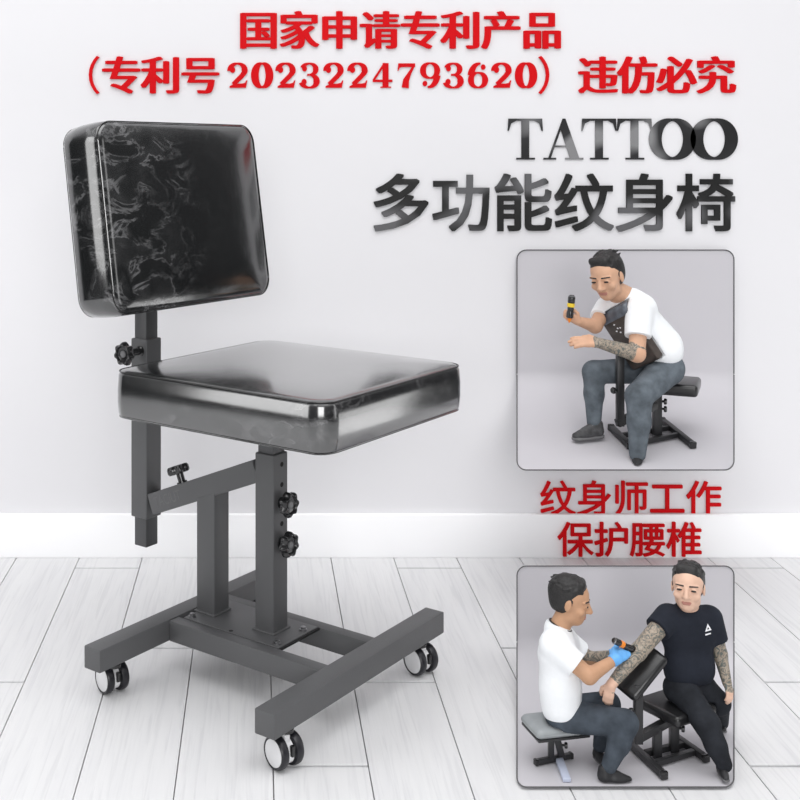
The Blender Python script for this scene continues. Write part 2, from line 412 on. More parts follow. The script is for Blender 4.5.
def caster(x, y, wx=0, wy=0):
    c = bpy.data.objects.new('caster', None); COL.objects.link(c); c.parent = chair; c.location = (x, y, 0); c.empty_display_size = .02
    def p(name, bm, m): return obj(name, bm, m, c, keep=False)
    # axle direction in chair space
    aw = Vector((.81, .586, 0)); a = Vector((aw.x * math.cos(TH) - aw.y * math.sin(TH), aw.x * math.sin(TH) + aw.y * math.cos(TH), 0)).normalized()
    R = .0246; tr = Vector((-a.y, a.x, 0)); o = Vector((wx * math.cos(TH) - wy * math.sin(TH), wx * math.sin(TH) + wy * math.cos(TH), R + .0004))
    for s in (-1, 1):
        bm = bmesh.new(); lathe(bm, [(R * .80, .0195), (R * .90, .0205), (R * .97, .0185), (R, .0155), (R, .0105), (R * .95, .0075), (R * .80, .0065)], o, a * s, 36); p('wheel', bm, M['tyre'])
        bm = bmesh.new(); lathe(bm, [(R * .80, .0150), (R * .80, .0198), (R * .74, .0208), (0, .0215)], o, a * s, 36); tag(p('wheel_cap', bm, M['cap']), 'white disc cover on the wheel')
    bm = bmesh.new(); lathe(bm, [(R * .72, -.0055), (R * .78, -.005), (R * .78, .005), (R * .72, .0055)], o, a, 30)
    Rm = Matrix((tr, a, Vector((0, 0, 1)))).transposed()
    box(bm, o + tr * .006 + Vector((0, 0, .012)), (.030, .011, .026), .003, 2, Rm)
    tag(p('fork', bm, M['fork']), 'white caster fork')
    bm = bmesh.new(); box(bm, o - tr * .0205 + Vector((0, 0, .006)), (.006, .006, .016), .001, 2, Rm); p('brake_tab', bm, M['knob'])
    bm = bmesh.new(); lathe(bm, [(.011, .050), (.011, .055), (.008, .056), (.008, .0608)], (0, 0, 0), (0, 0, 1), 18); p('swivel_stem', bm, M['knob'])
for sx in (1, -1):
    for sy in (1, -1): caster(sx * .178, sy * .192, *{(1, -1): (-.004, -.004), (-1, -1): (-.006, .020), (1, 1): (.002, .008), (-1, 1): (0, .01)}[sx, sy])
# ------------------------------------------------------------------ lettering on the wall and baseboard
TXT_Y = WALL_Y - .003
def glyph_cell(g, dst, grow, u0, v0, em, Yf):
    """add copies of the flat glyph g, thickened by `grow` em, as solid letters standing on the wall"""
    k = Yf / F
    for i, (dx, dy) in enumerate(grow):
        me = bpy.data.meshes.new('t'); g.to_mesh(me)
        me.transform(Matrix.Translation(Vector((dx - .5, dy - .38, 0))))
        c = at(u0, v0, Yf)
        R = Matrix(((em * k, 0, 0, c.x), (0, 0, -1, Yf + .00006 * i), (0, em * k, 0, c.z), (0, 0, 0, 1)))
        me.transform(R); dst.from_mesh(me); bpy.data.meshes.remove(me)

def cjk_line(name, chars, label, group, m, grow, Yf, depth=.0022):
    """chars: (character, centre px, centre py, em px)"""
    c0 = at(chars[0][1], chars[0][2], Yf)
    t = thing(name, label, 'lettering', c0, 0, group)
    for ch, u, v, em in chars: letter(t, ch, u, v, em, m, grow, Yf, depth)
    return t
def letter(t, ch, u, v, em, m, grow, Yf, depth=.0022):
    g = tool_text(ch, 1, depth); bm = bmesh.new(); glyph_cell(g, bm, grow, u, v, em, Yf); g.free()
    return obj('character', bm, m, t, smooth=False)

# hand-drawn serif figures: strokes with a broad-nib contrast, drawn in a unit-high cell
def arc(cx_, cy_, rx, ry, a0, a1, n=22):
    return [(cx_ + rx * math.cos(math.radians(a0 + (a1 - a0) * i / n)), cy_ + ry * math.sin(math.radians(a0 + (a1 - a0) * i / n))) for i in range(n + 1)]
def nib(pts, thin=.055, thick=.20, widths=None):
    thin *= 1.3; thick *= 1.22
    P = [Vector(p) for p in pts]; n = len(P); closed = (P[0] - P[-1]).length < 1e-4; L, R_ = [], []
    for i, p in enumerate(P):
        a = P[i - 1] if i else (P[-2] if closed else P[0]); b = P[i + 1] if i < n - 1 else (P[1] if closed else P[-1])
        d = (b - a).normalized(); w = widths[i] if widths else thin + (thick - thin) * abs(d.y) ** 1.4
        q = Vector((-d.y, d.x)) * w / 2; L.append(p + q); R_.append(p - q)
    return ('strip', L, R_)
def poly(*pts): return ('poly', [Vector(p) for p in pts])
def disc(x, y, r): return ('poly', [Vector((x + r * math.cos(a), y + r * math.sin(a))) for a in [2 * math.pi * i / 20 for i in range(20)]])
def draw(t, prims, u, v, w, h, m, Yf, depth=.0022):
    """prims in a cell whose lower left is px (u, v) and whose unit is w px wide, h px high"""
    bm = bmesh.new()
    def P(p, y): c = at(u + p.x * w, v - p.y * h, Yf); return Vector((c.x, y, c.z))
    for i, pr in enumerate(prims):
        y0 = Yf + .00005 * i; y1 = TXT_Y + depth if Yf > 2.64 else Yf + depth
        if pr[0] == 'poly':
            a = [bm.verts.new(P(p, y0)) for p in pr[1]]; b = [bm.verts.new(P(p, y1)) for p in pr[1]]; n = len(a)
            bm.faces.new(a); bm.faces.new(b[::-1])
            for k in range(n): bm.faces.new((a[k], b[k], b[(k + 1) % n], a[(k + 1) % n]))
        else:
            L, R_ = pr[1], pr[2]; rows = [[bm.verts.new(P(p, y)) for p in q] for q, y in ((L, y0), (R_, y0), (R_, y1), (L, y1))]
            for k in range(len(L) - 1):
                for r in range(4): bm.faces.new((rows[r][k], rows[r][k + 1], rows[(r + 1) % 4][k + 1], rows[(r + 1) % 4][k]))
            bm.faces.new([r[0] for r in rows]); bm.faces.new([r[-1] for r in rows])
    bmesh.ops.recalc_face_normals(bm, faces=bm.faces)
    return obj('character', bm, m, t, smooth=False)
DIG = {
 '0': [nib(arc(.5, .5, .34, .47, 0, 360, 40), .06, .30)],
 '2': [disc(.24, .72, .125), nib(arc(.47, .70, .33, .27, 185, -20, 24) + [(.66, .47), (.46, .30), (.26, .13)], .06, .24), poly((.10, .0), (.86, .0), (.93, .30), (.88, .30), (.82, .20), (.66, .17), (.36, .17), (.10, .07))],
 '3': [disc(.24, .77, .115), nib(arc(.46, .745, .30, .225, 170, -88, 24), .055, .22), nib([(.36, .52), (.46, .52)], .06, .06), nib(arc(.46, .265, .34, .255, 88, -172, 26), .055, .25), disc(.22, .24, .12)],
 '4': [nib([(.62, .98), (.10, .30)], widths=[.10, .10]), poly((.06, .23), (.98, .23), (.98, .33), (.06, .33)), poly((.52, .04), (.80, .04), (.80, .99), (.52, .99)), poly((.42, .0), (.92, .0), (.92, .05), (.42, .05))],
 '7': [poly((.10, .68), (.14, .68), (.20, .80), (.32, .83), (.92, .83), (.92, .98), (.14, .98)), nib([(.86, .88), (.66, .58), (.50, .30), (.46, .0)], widths=[.09, .15, .28, .33])],
 '6': [nib(arc(.5, .31, .33, .295, 0, 360, 36), .05, .23), nib(arc(.60, .42, .44, .55, 172, 88, 20), .06, .25), disc(.74, .83, .11)],
}
def rot(p):
    if p[0] == 'poly': return ('poly', [Vector((1 - q.x, 1 - q.y)) for q in p[1]])
    return ('strip', [Vector((1 - q.x, 1 - q.y)) for q in p[1]], [Vector((1 - q.x, 1 - q.y)) for q in p[2]])
DIG['9'] = [rot(p) for p in DIG['6']]
LET = {
 'T': [poly((.38, .04), (.60, .04), (.60, .97), (.38, .97)), poly((.24, .0), (.76, .0), (.76, .045), (.24, .045)), poly((.0, .70), (.035, .70), (.10, .88), (.24, .945), (.74, .945), (.88, .88), (.945, .70), (.98, .70), (.96, 1.0), (.02, 1.0))],
 'A': [poly((.48, 1.0), (.55, 1.0), (.90, .03), (.66, .03), (.41, .80)), nib([(.47, .90), (.15, .03)], widths=[.05, .06]), poly((.24, .30), (.66, .30), (.66, .345), (.24, .345)), poly((.0, .0), (.32, .0), (.32, .045), (.0, .045)), poly((.54, .0), (1.0, .0), (1.0, .045), (.54, .045))],
 'O': [nib(arc(.5, .5, .39, .47, 0, 360, 48), .05, .24)],
}
g_song = [(0, 0), (.022, 0), (-.022, 0), (.042, 0), (-.042, 0), (0, .008), (0, -.008)]
t = cjk_line('wall_lettering', [(c, 258.5 + 40.5 * i, 30, 40.5) for i, c in enumerate('国家申请专利产品')], 'short top line of bold red Chinese lettering high on the white wall', None, M['red'], g_song, TXT_Y)
t2 = thing('wall_lettering', 'long second line of bold red lettering with brackets and a thirteen figure number', 'lettering', at(97, 75, TXT_Y))
letter(t2, '（', 81, 75, 40, M['red'], [(0, 0), (.012, 0)], TXT_Y)
for i, c in enumerate('专利号'): letter(t2, c, 121.5 + 39.5 * i, 75, 40, M['red'], g_song, TXT_Y)
for i, c in enumerate('2023224793620'): draw(t2, DIG[c], 227.4 + 24.0 * i, 87.8, 21.5, 25, M['red'], TXT_Y)
letter(t2, '）', 557, 75, 40, M['red'], [(0, 0), (-.012, 0)], TXT_Y)
for i, c in enumerate('违仿必究'): letter(t2, c, 598 + 39.3 * i, 75, 40, M['red'], g_song, TXT_Y)
t3 = thing('wall_lettering', 'charcoal serif capital lettering reading TATTOO on the white wall', 'lettering', at(510, 159, TXT_Y))
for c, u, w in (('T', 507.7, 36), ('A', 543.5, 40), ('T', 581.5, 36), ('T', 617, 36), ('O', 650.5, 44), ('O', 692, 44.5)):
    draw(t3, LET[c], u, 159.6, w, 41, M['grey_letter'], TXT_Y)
g_bold = [(a * .017, b * .013) for a in (-1, 0, 1) for b in (-1, 0, 1)]
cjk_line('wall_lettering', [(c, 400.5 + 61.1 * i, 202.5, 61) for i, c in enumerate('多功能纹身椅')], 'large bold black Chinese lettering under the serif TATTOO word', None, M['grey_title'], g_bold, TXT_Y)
g_med = [(0, 0), (.012, 0), (-.012, 0), (0, .010), (0, -.010)]
cjk_line('wall_lettering', [(c, 557.8 + 36.5 * i, 498, 37) for i, c in enumerate('纹身师工作')], 'thin red lettering on the wall directly under the upper grey display', None, M['red'], g_med, TXT_Y)
cjk_line('wall_lettering', [(c, 575.5 + 36.3 * i, 539.3, 37) for i, c in enumerate('保护腰椎')], 'red lettering of four characters fixed to the white baseboard', None, M['red'], g_med, BB_Y - .003)

# ------------------------------------------------------------------ sculpting: distance fields -> smooth closed meshes
class Inset:
    def __init__(s, Yref, Yback, u0, v0, u1, v1, floor):
        s.Yr, s.Yb, s.box, s.floor = Yref, Yback, (u0, v0, u1, v1), floor; s.k = Yref / F
    def P(s, u, v, d=0.0): return at(u, v, s.Yr - d * s.k)
    def ground_Y(s, v):
        Z0, Y0, b = s.floor                                       # Z = Z0 + b (Y - Y0)
        return (HC - Z0 + b * Y0) / ((v - HZ) / F + b)
    def Ys(s, v):                                                 # depth of the card: floor sweeping up into the upright
        a = s.ground_Y(v) if ((v - HZ) / F + s.floor[2]) > .02 else 99.; b = s.Yb; k = .20
        if a > b + k: return b
        h = min(1, max(0, .5 + .5 * (b - a) / k)); return b * (1 - h) + a * h - k * h * (1 - h)
    def G(s, u, v, lift=0.0):
        q = at(u, v, s.Ys(v)); q.z += lift; return q
    def d_of(s, Y): return (s.Yr - Y) / s.k

V = lambda *a: np.array(a, dtype=np.float32)
def unit(a): a = np.asarray(a, dtype=np.float32); return a / np.linalg.norm(a)

def RC(a, b, r1, r2=None, k=4., flat=None, clip=()):
    """round cone between px points (u, v down, d towards the viewer); flat = (direction, factor) squashes it"""
    return ('rc', V(*a), V(*b), r1, r1 if r2 is None else r2, k, flat, clip)
def EL(c, radii, axes=None, k=4., clip=()): return ('el', V(*c), V(*radii), axes, k, clip)
def CUT(c, radii, axes=None, k=1.): return ('cut', V(*c), V(*radii), axes, k, ())
def BX(c, half, axes, r=.8, k=1., clip=()): return ('bx', V(*c), V(*half), axes, r, k, clip)

def SUB(p, k=.5): return ('sub', p, k)
def prim_d(p, X):
    kind = p[0]
    if kind == 'sub': return prim_d(p[1], X)
    if kind == 'rc':
        _, a, b, r1, r2, k, flat, clip = p
        ba = b - a; L2 = float(ba @ ba) + 1e-9; pa = X - a
        if flat is not None:
            n = unit(flat[0]); s = pa @ n; t = np.clip((pa @ ba) / L2, 0, 1); q = pa - t[..., None] * ba
            s2 = q @ n; q = q + (s2 * (1 / flat[1] - 1))[..., None] * n; d = (np.linalg.norm(q, axis=-1) - (r1 + (r2 - r1) * t)) * min(1, flat[1] ** .5)
        else:
            t = np.clip((pa @ ba) / L2, 0, 1); d = np.linalg.norm(pa - t[..., None] * ba, axis=-1) - (r1 + (r2 - r1) * t)
    elif kind in ('el', 'cut'):
        _, c, rad, axes, k, clip = p; q = X - c
        if axes is not None: q = q @ np.asarray(axes, dtype=np.float32).T
        k0 = np.linalg.norm(q / rad, axis=-1); k1 = np.linalg.norm(q / (rad * rad), axis=-1) + 1e-6; d = k0 * (k0 - 1) / k1
    else:
        _, c, half, axes, r, k, clip = p; q = np.abs((X - c) @ np.asarray(axes, dtype=np.float32).T) - (half - r)
        d = np.linalg.norm(np.maximum(q, 0), axis=-1) + np.minimum(q.max(axis=-1), 0) - r
    for pt, n in clip: d = np.maximum(d, (X - V(*pt)) @ unit(n))
    return d
def prim_box(p):
    if p[0] == 'sub': return prim_box(p[1])
    if p[0] == 'rc': m = max(p[3], p[4]); return np.minimum(p[1], p[2]) - m, np.maximum(p[1], p[2]) + m
    r = float(np.linalg.norm(p[2])) if p[0] == 'bx' else float(p[2].max()); return p[1] - r, p[1] + r

def sculpt(prims, h=.8, smooth=1):
    lo = np.min([prim_box(p)[0] for p in prims if p[0] not in ('cut', 'sub')], axis=0) - 3 * h; hi = np.max([prim_box(p)[1] for p in prims if p[0] not in ('cut', 'sub')], axis=0) + 3 * h
    n = np.ceil((hi - lo) / h).astype(int) + 1; D = np.full(n, 9., dtype=np.float32)
    for p in prims:
        k = p[2] if p[0] == 'sub' else p[5] if p[0] in ('rc', 'bx') else p[4]
        b0, b1 = prim_box(p); m = k + 2.5 * h
        i0 = np.maximum(np.floor((b0 - m - lo) / h).astype(int), 0); i1 = np.minimum(np.ceil((b1 + m - lo) / h).astype(int) + 1, n)
        if (i1 <= i0).any(): continue
        X = np.stack(np.meshgrid(*[lo[a] + h * np.arange(i0[a], i1[a], dtype=np.float32) for a in range(3)], indexing='ij'), axis=-1)
        d = prim_d(p, X.astype(np.float32)); s = tuple(slice(i0[a], i1[a]) for a in range(3)); A = D[s]
        if p[0] in ('cut', 'sub'):
            d = -d; hh = np.clip(.5 - .5 * (A - d) / k, 0, 1); D[s] = A * (1 - hh) + d * hh + k * hh * (1 - hh)
        else:
            hh = np.clip(.5 + .5 * (A - d) / k, 0, 1); D[s] = A * (1 - hh) + d * hh - k * hh * (1 - hh)
    # surface nets
    I = D < 0; c = sum(I[i:n[0] - 1 + i, j:n[1] - 1 + j, l:n[2] - 1 + l].astype(np.int8) for i in (0, 1) for j in (0, 1) for l in (0, 1))
    cell = (c > 0) & (c < 8); idx = np.full(cell.shape, -1, dtype=np.int64); C = np.argwhere(cell); idx[cell] = np.arange(len(C))
    acc = np.zeros((len(C), 3)); cnt = np.zeros(len(C))
    cs = [(i, j, l) for i in (0, 1) for j in (0, 1) for l in (0, 1)]
    for a in cs:
        for ax in range(3):
            if a[ax]: continue
            b = list(a); b[ax] = 1
            da = D[C[:, 0] + a[0], C[:, 1] + a[1], C[:, 2] + a[2]]; db = D[C[:, 0] + b[0], C[:, 1] + b[1], C[:, 2] + b[2]]
            m = (da < 0) != (db < 0); t = np.where(m, da / np.where(m, da - db, 1), 0)
            q = np.array(a, dtype=float)[None] + np.zeros((len(C), 1)); q[:, ax] += t; acc[m] += q[m]; cnt[m] += 1
    P = C + acc / cnt[:, None]; faces = []
    for ax in range(3):
        o1, o2 = [x for x in range(3) if x != ax]
        sl0 = [slice(1, -1)] * 3; sl1 = [slice(1, -1)] * 3; sl0[ax] = slice(0, -1); sl1[ax] = slice(1, None)
        E0, E1 = I[tuple(sl0)], I[tuple(sl1)]; W = np.argwhere(E0 != E1)
        off = np.array([1, 1, 1]); off[ax] = 0; W = W + off
        def at_(d1, d2): q = W.copy(); q[:, o1] -= d1; q[:, o2] -= d2; return idx[q[:, 0], q[:, 1], q[:, 2]]
        Q = np.stack([at_(0, 0), at_(1, 0), at_(1, 1), at_(0, 1)], axis=1); faces.append(Q[(Q >= 0).all(axis=1)])
    Fc = np.concatenate(faces)
    for _ in range(smooth):
        S = np.zeros_like(P); K = np.zeros(len(P))
        for a in range(4):
            for b in (1, 3):
                np.add.at(S, Fc[:, a], P[Fc[:, (a + b) % 4]]); np.add.at(K, Fc[:, a], 1)
        P = P * .5 + .5 * S / np.maximum(K, 1)[:, None]
    return lo + h * P, Fc

def sculpted(ins, name, prims, mats, parent, h=.8, smooth=1, paint=None):
    P, Fc = sculpt(prims, h, smooth)
    Wd = np.stack([P[:, 0] * ins.k, ins.Yr - P[:, 2] * ins.k, -P[:, 1] * ins.k], axis=1)
    me = bpy.data.meshes.new(name); me.from_pydata(Wd.tolist(), [], Fc.tolist()); me.update()
    bm = bmesh.new(); bm.from_mesh(me); bmesh.ops.recalc_face_normals(bm, faces=bm.faces); bm.to_mesh(me); bm.free()
    if paint is not None:                                         # second material where paint(px points) is true
        idx = np.array([p.vertices[0] for p in me.polygons]); me.polygons.foreach_set('material_index', paint(P[idx]).astype(np.int32))
    return link_mesh(name, me, mats, parent, True, True, 3.0)

def near_seg(P, a, b, r):
    a, b = V(*a), V(*b); ba = b - a; t = np.clip(((P - a) @ ba) / (ba @ ba), 0, 1); return np.linalg.norm(P - a - t[:, None] * ba, axis=1) < r

def hand(w, dirn, back, size, curl=.35, thumb=1, spread=.10, roll=None, rf=.078):
    """wrist w, finger direction, direction the back of the hand faces; curl per joint (radians); thumb side +-1"""
    d = unit(dirn); b = np.asarray(back, dtype=np.float32); b = unit(b - d * (b @ d)); s = np.cross(b, d); w = V(*w); L = size
    out = [RC(w, w + d * .12 * L, .17 * L, .17 * L, 2., (b, .72)),
           BX(w + d * .32 * L, (.21 * L, .20 * L, .09 * L), np.stack([d, s, b]), .08 * L, 2.)]
    for i, (o, ln) in enumerate(((-1.5, .40), (-.5, .50), (.5, .47), (1.5, .36))):
        o *= thumb * -1
        base = w + d * .50 * L + s * o * .095 * L; cur = base; ang = curl * .7; dd = d + s * o * spread
        prev = base - d * .12 * L
        out.append(RC(prev, base, rf * L * 1.05, rf * L, 1.2))
        for j, fr in enumerate((.44, .32, .24)):
            v = unit(dd) * math.cos(ang) - b * math.sin(ang); nx = cur + v * ln * L * fr * 1.05
            out.append(RC(cur, nx, rf * L * (1 - .09 * j), rf * L * (.93 - .1 * j), .7)); cur = nx; ang += curl
    t0 = w + d * .12 * L + s * thumb * .15 * L; t1 = t0 + (d * .55 + s * thumb * .62 - b * .25) * .26 * L; t2 = t1 + (d * .85 + s * thumb * .15 - b * .4) * .20 * L; t3 = t2 + (d * .8 - s * thumb * .1 - b * .45) * .16 * L
    out += [RC(t0, t1, .115 * L, .095 * L, 1.5), RC(t1, t2, .092 * L, .085 * L, .8), RC(t2, t3, .085 * L, .066 * L, .8)]
    return out

def head(c, fwd, up, H):
    """prims for a head of height H centred at c; returns (prims, frame, hair prims, eye prims, mouth prims)"""
    f = unit(fwd); u = np.asarray(up, dtype=np.float32); u = unit(u - f * (u @ f)); s = np.cross(f, u); A = np.stack([s, f, u]); c = V(*c)
    q = lambda x, y, z: tuple(c + (s * x + f * y + u * z) * H)
    pr = [EL(q(0, -.05, .14), (.335 * H, .41 * H, .36 * H), A, 2.), EL(q(0, .10, -.10), (.27 * H, .27 * H, .33 * H), A, 4.), EL(q(0, .17, -.33), (.165 * H, .17 * H, .155 * H), A, 4.),
          RC(q(.14, .05, -.27), q(-.14, .05, -.27), .13 * H, .13 * H, 3.)]
    for e in (1, -1):
        pr += [CUT(q(e * .145, .375, .035), (.10 * H, .06 * H, .055 * H), A, 1.4), EL(q(e * .15, .315, .03), (.075 * H, .06 * H, .05 * H), A, .6),
               RC(q(e * .07, .335, .115), q(e * .24, .285, .115), .035 * H, .028 * H, 1.5), EL(q(e * .20, .25, -.11), (.09 * H, .08 * H, .08 * H), A, 3.),
               EL(q(e * .335, -.03, -.02), (.035 * H, .075 * H, .125 * H), A, .8), CUT(q(e * .375, -.015, -.01), (.018 * H, .035 * H, .07 * H), A, .5)]
    pr += [RC(q(0, .345, .07), q(0, .435, -.10), .035 * H, .058 * H, 1.6), EL(q(.05, .38, -.115), (.045 * H, .05 * H, .035 * H), A, 1.), EL(q(-.05, .38, -.115), (.045 * H, .05 * H, .035 * H), A, 1.),
           RC(q(-.08, .33, -.245), q(.08, .33, -.245), .03 * H, .03 * H, 1.4)]
    hair = [EL(q(0, -.115, .185), (.350 * H, .425 * H, .375 * H), A, 1.), EL(q(0, -.17, .06), (.345 * H, .325 * H, .40 * H), A, 2., clip=((q(0, .02, .05), f * 1. - u * .25), (q(0, 0, -.25), -u))),
            RC(q(.13, .13, .44), q(-.17, .15, .45), .085 * H, .085 * H, 4.), RC(q(.325, .03, .10), q(.325, .05, .0), .018 * H, .012 * H, 1.), RC(q(-.325, .03, .10), q(-.325, .05, .0), .018 * H, .012 * H, 1.)]
    rg = random.Random(int(c[0] * 10))
    for i in range(46):                                            # short tufts, combed back and over
        th, ph = rg.uniform(-2.6, 2.6), rg.uniform(.28, 1.25)
        x_, y_, z_ = .345 * math.sin(th) * math.cos(ph), -.115 + .42 * math.cos(th) * math.cos(ph), .185 + .37 * math.sin(ph)
        if y_ > .24 and z_ < .40: continue
        if z_ < .22 and y_ > -.05: continue
        hair.append(RC(q(x_, y_, z_), q(x_ * .98 + rg.uniform(-.05, .05), y_ - .09, z_ + rg.uniform(-.03, .008)), rg.uniform(.020, .034) * H, .020 * H, 1.5))
    eyes = [EL(q(e * .15, .355, .033), (.058 * H, .028 * H, .026 * H), A, .3) for e in (1, -1)]
    mouth = [RC(q(-.085, .352, -.235), q(.085, .352, -.235), .022 * H, .022 * H, .8), RC(q(-.06, .352, -.268), q(.06, .352, -.268), .024 * H, .024 * H, .8)]
    brows = [[RC(q(e * .07, .362, .125), q(e * .235, .305, .125), .020 * H, .014 * H, .4)] for e in (1, -1)]
    return pr, hair, eyes, mouth, brows

def head_parts(ins, person, hd):
    pr, hair, eyes, mouth, brows = hd
    sculpted(ins, 'hair', hair, M['hair'], person, .8, 1)
    for e in eyes: sculpted(ins, 'eye', [e], M['eye'], person, .4, 0)
    for b in brows: sculpted(ins, 'eyebrow', b, M['hair'], person, .4, 0)
    sculpted(ins, 'mouth', mouth, M['lip'], person, .45, 0)

def shoe(ins, person, ankle, toe_dir, L, name='shoe', m=None, sole=None, ups=(0, -1, 0), detail=False):
    Z0, Y0, b = ins.floor; gp = (0., -(Z0 + .0032) / ins.k, (ins.Yr - Y0) / ins.k); gn = (0, 1, -b)
    """ankle px point (above the sole by .42 L), pointing along toe_dir"""
    f = unit(toe_dir); u = np.asarray(ups, dtype=np.float32); u = unit(u - f * (u @ f)); s = np.cross(f, u); a = V(*ankle)
    q = lambda x, y, z: tuple(a + (s * x + f * y + u * z) * L)
    g = q(0, 0, -.36)
    up_ = [RC(q(0, -.12, -.02), q(0, -.10, -.20), .165 * L, .18 * L, 2., None, ((g, -u), (gp, gn))), RC(q(0, -.10, -.20), q(0, .40, -.27), .185 * L, .135 * L, 3., None, ((g, -u), (gp, gn))), RC(q(0, .20, -.25), q(0, .56, -.28), .18 * L, .125 * L, 3., (u, .75), ((g, -u), (gp, gn))),
           RC(q(0, .02, -.06), q(0, .28, -.16), .12 * L, .10 * L, 3.)]
    o = sculpted(ins, name, up_, m or M['shoe'], person, .7, 1)
    up_ = None; so = [RC(q(0, -.14, -.36), q(0, .12, -.36), .185 * L, .165 * L, 1., (u, .42), ((gp, gn),)), RC(q(0, .12, -.36), q(0, .52, -.36), .165 * L, .175 * L, 2., (u, .42), ((gp, gn),))]
    sculpted(ins, 'sole', so, sole or M['sole'], o, .7, 0)
    if detail:
        for k in range(3): sculpted(ins, 'lace', [RC(q(-.09, .06 + .09 * k, -.02 - .055 * k), q(.09, .09 + .09 * k, -.02 - .055 * k), .022 * L, .022 * L, .3)], M['sole'], o, .5, 0)
        sculpted(ins, 'side_stripe', [RC(q(-.17, -.12, -.20), q(-.165, .10, -.28), .025 * L, .025 * L, .5), RC(q(-.165, .10, -.28), q(-.15, .36, -.26), .025 * L, .025 * L, .5)], M['sole'], o, .5, 0)
    return o

def backdrop(ins, label, r=9.5):
    u0, v0, u1, v1 = ins.box; NU = 44
    Ys = ins.Ys
    vs_ = [v0 + r * (1 - math.cos(math.pi / 2 * i / 8)) for i in range(8)] + [v0 + r + (v1 - v0 - 2 * r) * i / 120 for i in range(121)] + [v1 - r * (1 - math.sin(math.pi / 2 * i / 8)) for i in range(1, 9)]
    vs_ = sorted(set(round(v, 4) for v in vs_)); bm = bmesh.new(); rows, back, edgeL, edgeR = [], [], [], []
    for v in vs_:
        dv = max(0, v0 + r - v, v - (v1 - r)); ins_ = r - math.sqrt(max(0, r * r - dv * dv)); a, b = u0 + ins_, u1 - ins_; Y = Ys(v)
        rows.append([bm.verts.new(at(a + (b - a) * i / NU, v, Y)) for i in range(NU + 1)])
        vb = v0 + 1 + (v - v0) * (v1 - v0 - 2) / (v1 - v0)
        back.append([bm.verts.new(at(a + 1 + (b - a - 2) * i / NU, vb, Y + .0055)) for i in range(NU + 1)])
        edgeL.append(at(a, v, Y - .0008)); edgeR.append(at(b, v, Y - .0008))
    for g, fl in ((rows, 0), (back, 1)):
        for x, y in zip(g, g[1:]):
            for i in range(NU): bm.faces.new((x[i], x[i + 1], y[i + 1], y[i]))
    lp = lambda g: [x[0] for x in g] + g[-1][1:] + [x[-1] for x in g[::-1]][1:] + g[0][::-1][1:-1]
    A, B = lp(rows), lp(back)
    for i in range(len(A)):
        j = (i + 1) % len(A); bm.faces.new((A[i], A[j], B[j], B[i]))
    o = obj('display_backdrop', bm, M['panel'], None, angle=1.0); base_origin(o, at((u0 + u1) / 2, v1, Ys(v1)))
    tag(o, label, 'display panel')
    na = 9
    topL, topR = edgeL[0], edgeR[0]
    loop = edgeL + [edgeL[-1].lerp(edgeR[-1], i / na) for i in range(1, na)] + edgeR[::-1] + [topR.lerp(topL, i / na) for i in range(1, na)]
    bm = bmesh.new(); tube(bm, loop, .62 * ins.k, 8, True); tag(obj('rim', bm, M['rim'], o), 'thin dark edging')
    return o

def bar(ins, name, A, B, w, m, parent, h=None, up=(0, 0, 1)):
    bm = bmesh.new(); beam(bm, A, B, w, h or w, w * .08, up); return obj(name, bm, m, parent)
def end_cap(A, B, w, m, parent):
    A, B = Vector(A), Vector(B); d = (B - A).normalized()
    bm = bmesh.new(); beam(bm, B - d * w * .35, B + d * w * .3, w * 1.18, w * 1.18, w * .15); return obj('end_cap', bm, m, parent)
def slab(ins, name, c, ax, half, m, parent, r=.2):
    """padded block centred at world c with orthonormal axes and half sizes (m)"""
    bm = bmesh.new(); R = Matrix(ax).transposed(); box(bm, c, [2 * x for x in half], min(half) * r * 2, 4, R); return obj(name, bm, m, parent, angle=.9)
def round_knob(c, axis, r, parent):
    bm = bmesh.new(); lathe(bm, [(r * .4, 0), (r * .4, r * .8), (r, r * .9), (r * 1.05, r * 1.4), (r * .85, r * 1.8), (0, r * 1.8)], c, axis, 14); return obj('star_knob', bm, M['knob'], parent)

def tattoo_machine(ins, A, B, r, label, band, tip, dirn=1):
    """pen-shaped machine from the tip A to the tail B (px points)"""
    t = thing('tattoo_machine', label, 'tattoo machine', ins.P(*A)); A, B = ins.P(*A), ins.P(*B); L = (B - A).length; d = (B - A) / L; R = r * ins.k
    def p(name, prof, m, par=t): bm = bmesh.new(); lathe(bm, [(a * R, b * L) for a, b in prof], A, d, 16); return obj(name, bm, m, par)
    p('needle_tip', [(.12, -.16), (.3, -.10), (.55, .0), (.55, .06)], tip)
    p('grip', [(.7, .04), (1.0, .08), (1.0, .30), (.85, .36), (.95, .42), (.85, .50)], M['knob'])
    p('band', [(.93, .50), (1.08, .52), (1.08, .64), (.93, .66)], band)
    b = p('body', [(.9, .66), (1.05, .70), (1.05, .90), (.85, .95), (.6, 1.0), (0, 1.0)], M['knob'])
    p('tail_ring', [(.88, .93), (1.0, .935), (1.0, .955), (.8, .965)], M['bolt'], b)
    return t
from mathutils.bvhtree import BVHTree
def bvh_of(o):
    T = origin(o); me = o.data
    return BVHTree.FromPolygons([v.co + T for v in me.vertices], [p.vertices[:] for p in me.polygons])
def drop(tree, u, v, lift):                # point of a surface seen at px (u, v)
    C = Vector((0, 0, HC)); d = (at(u, v, 1.0) - C).normalized(); h = tree.ray_cast(C, d)
    return h[0] - d * lift if h[0] is not None else None
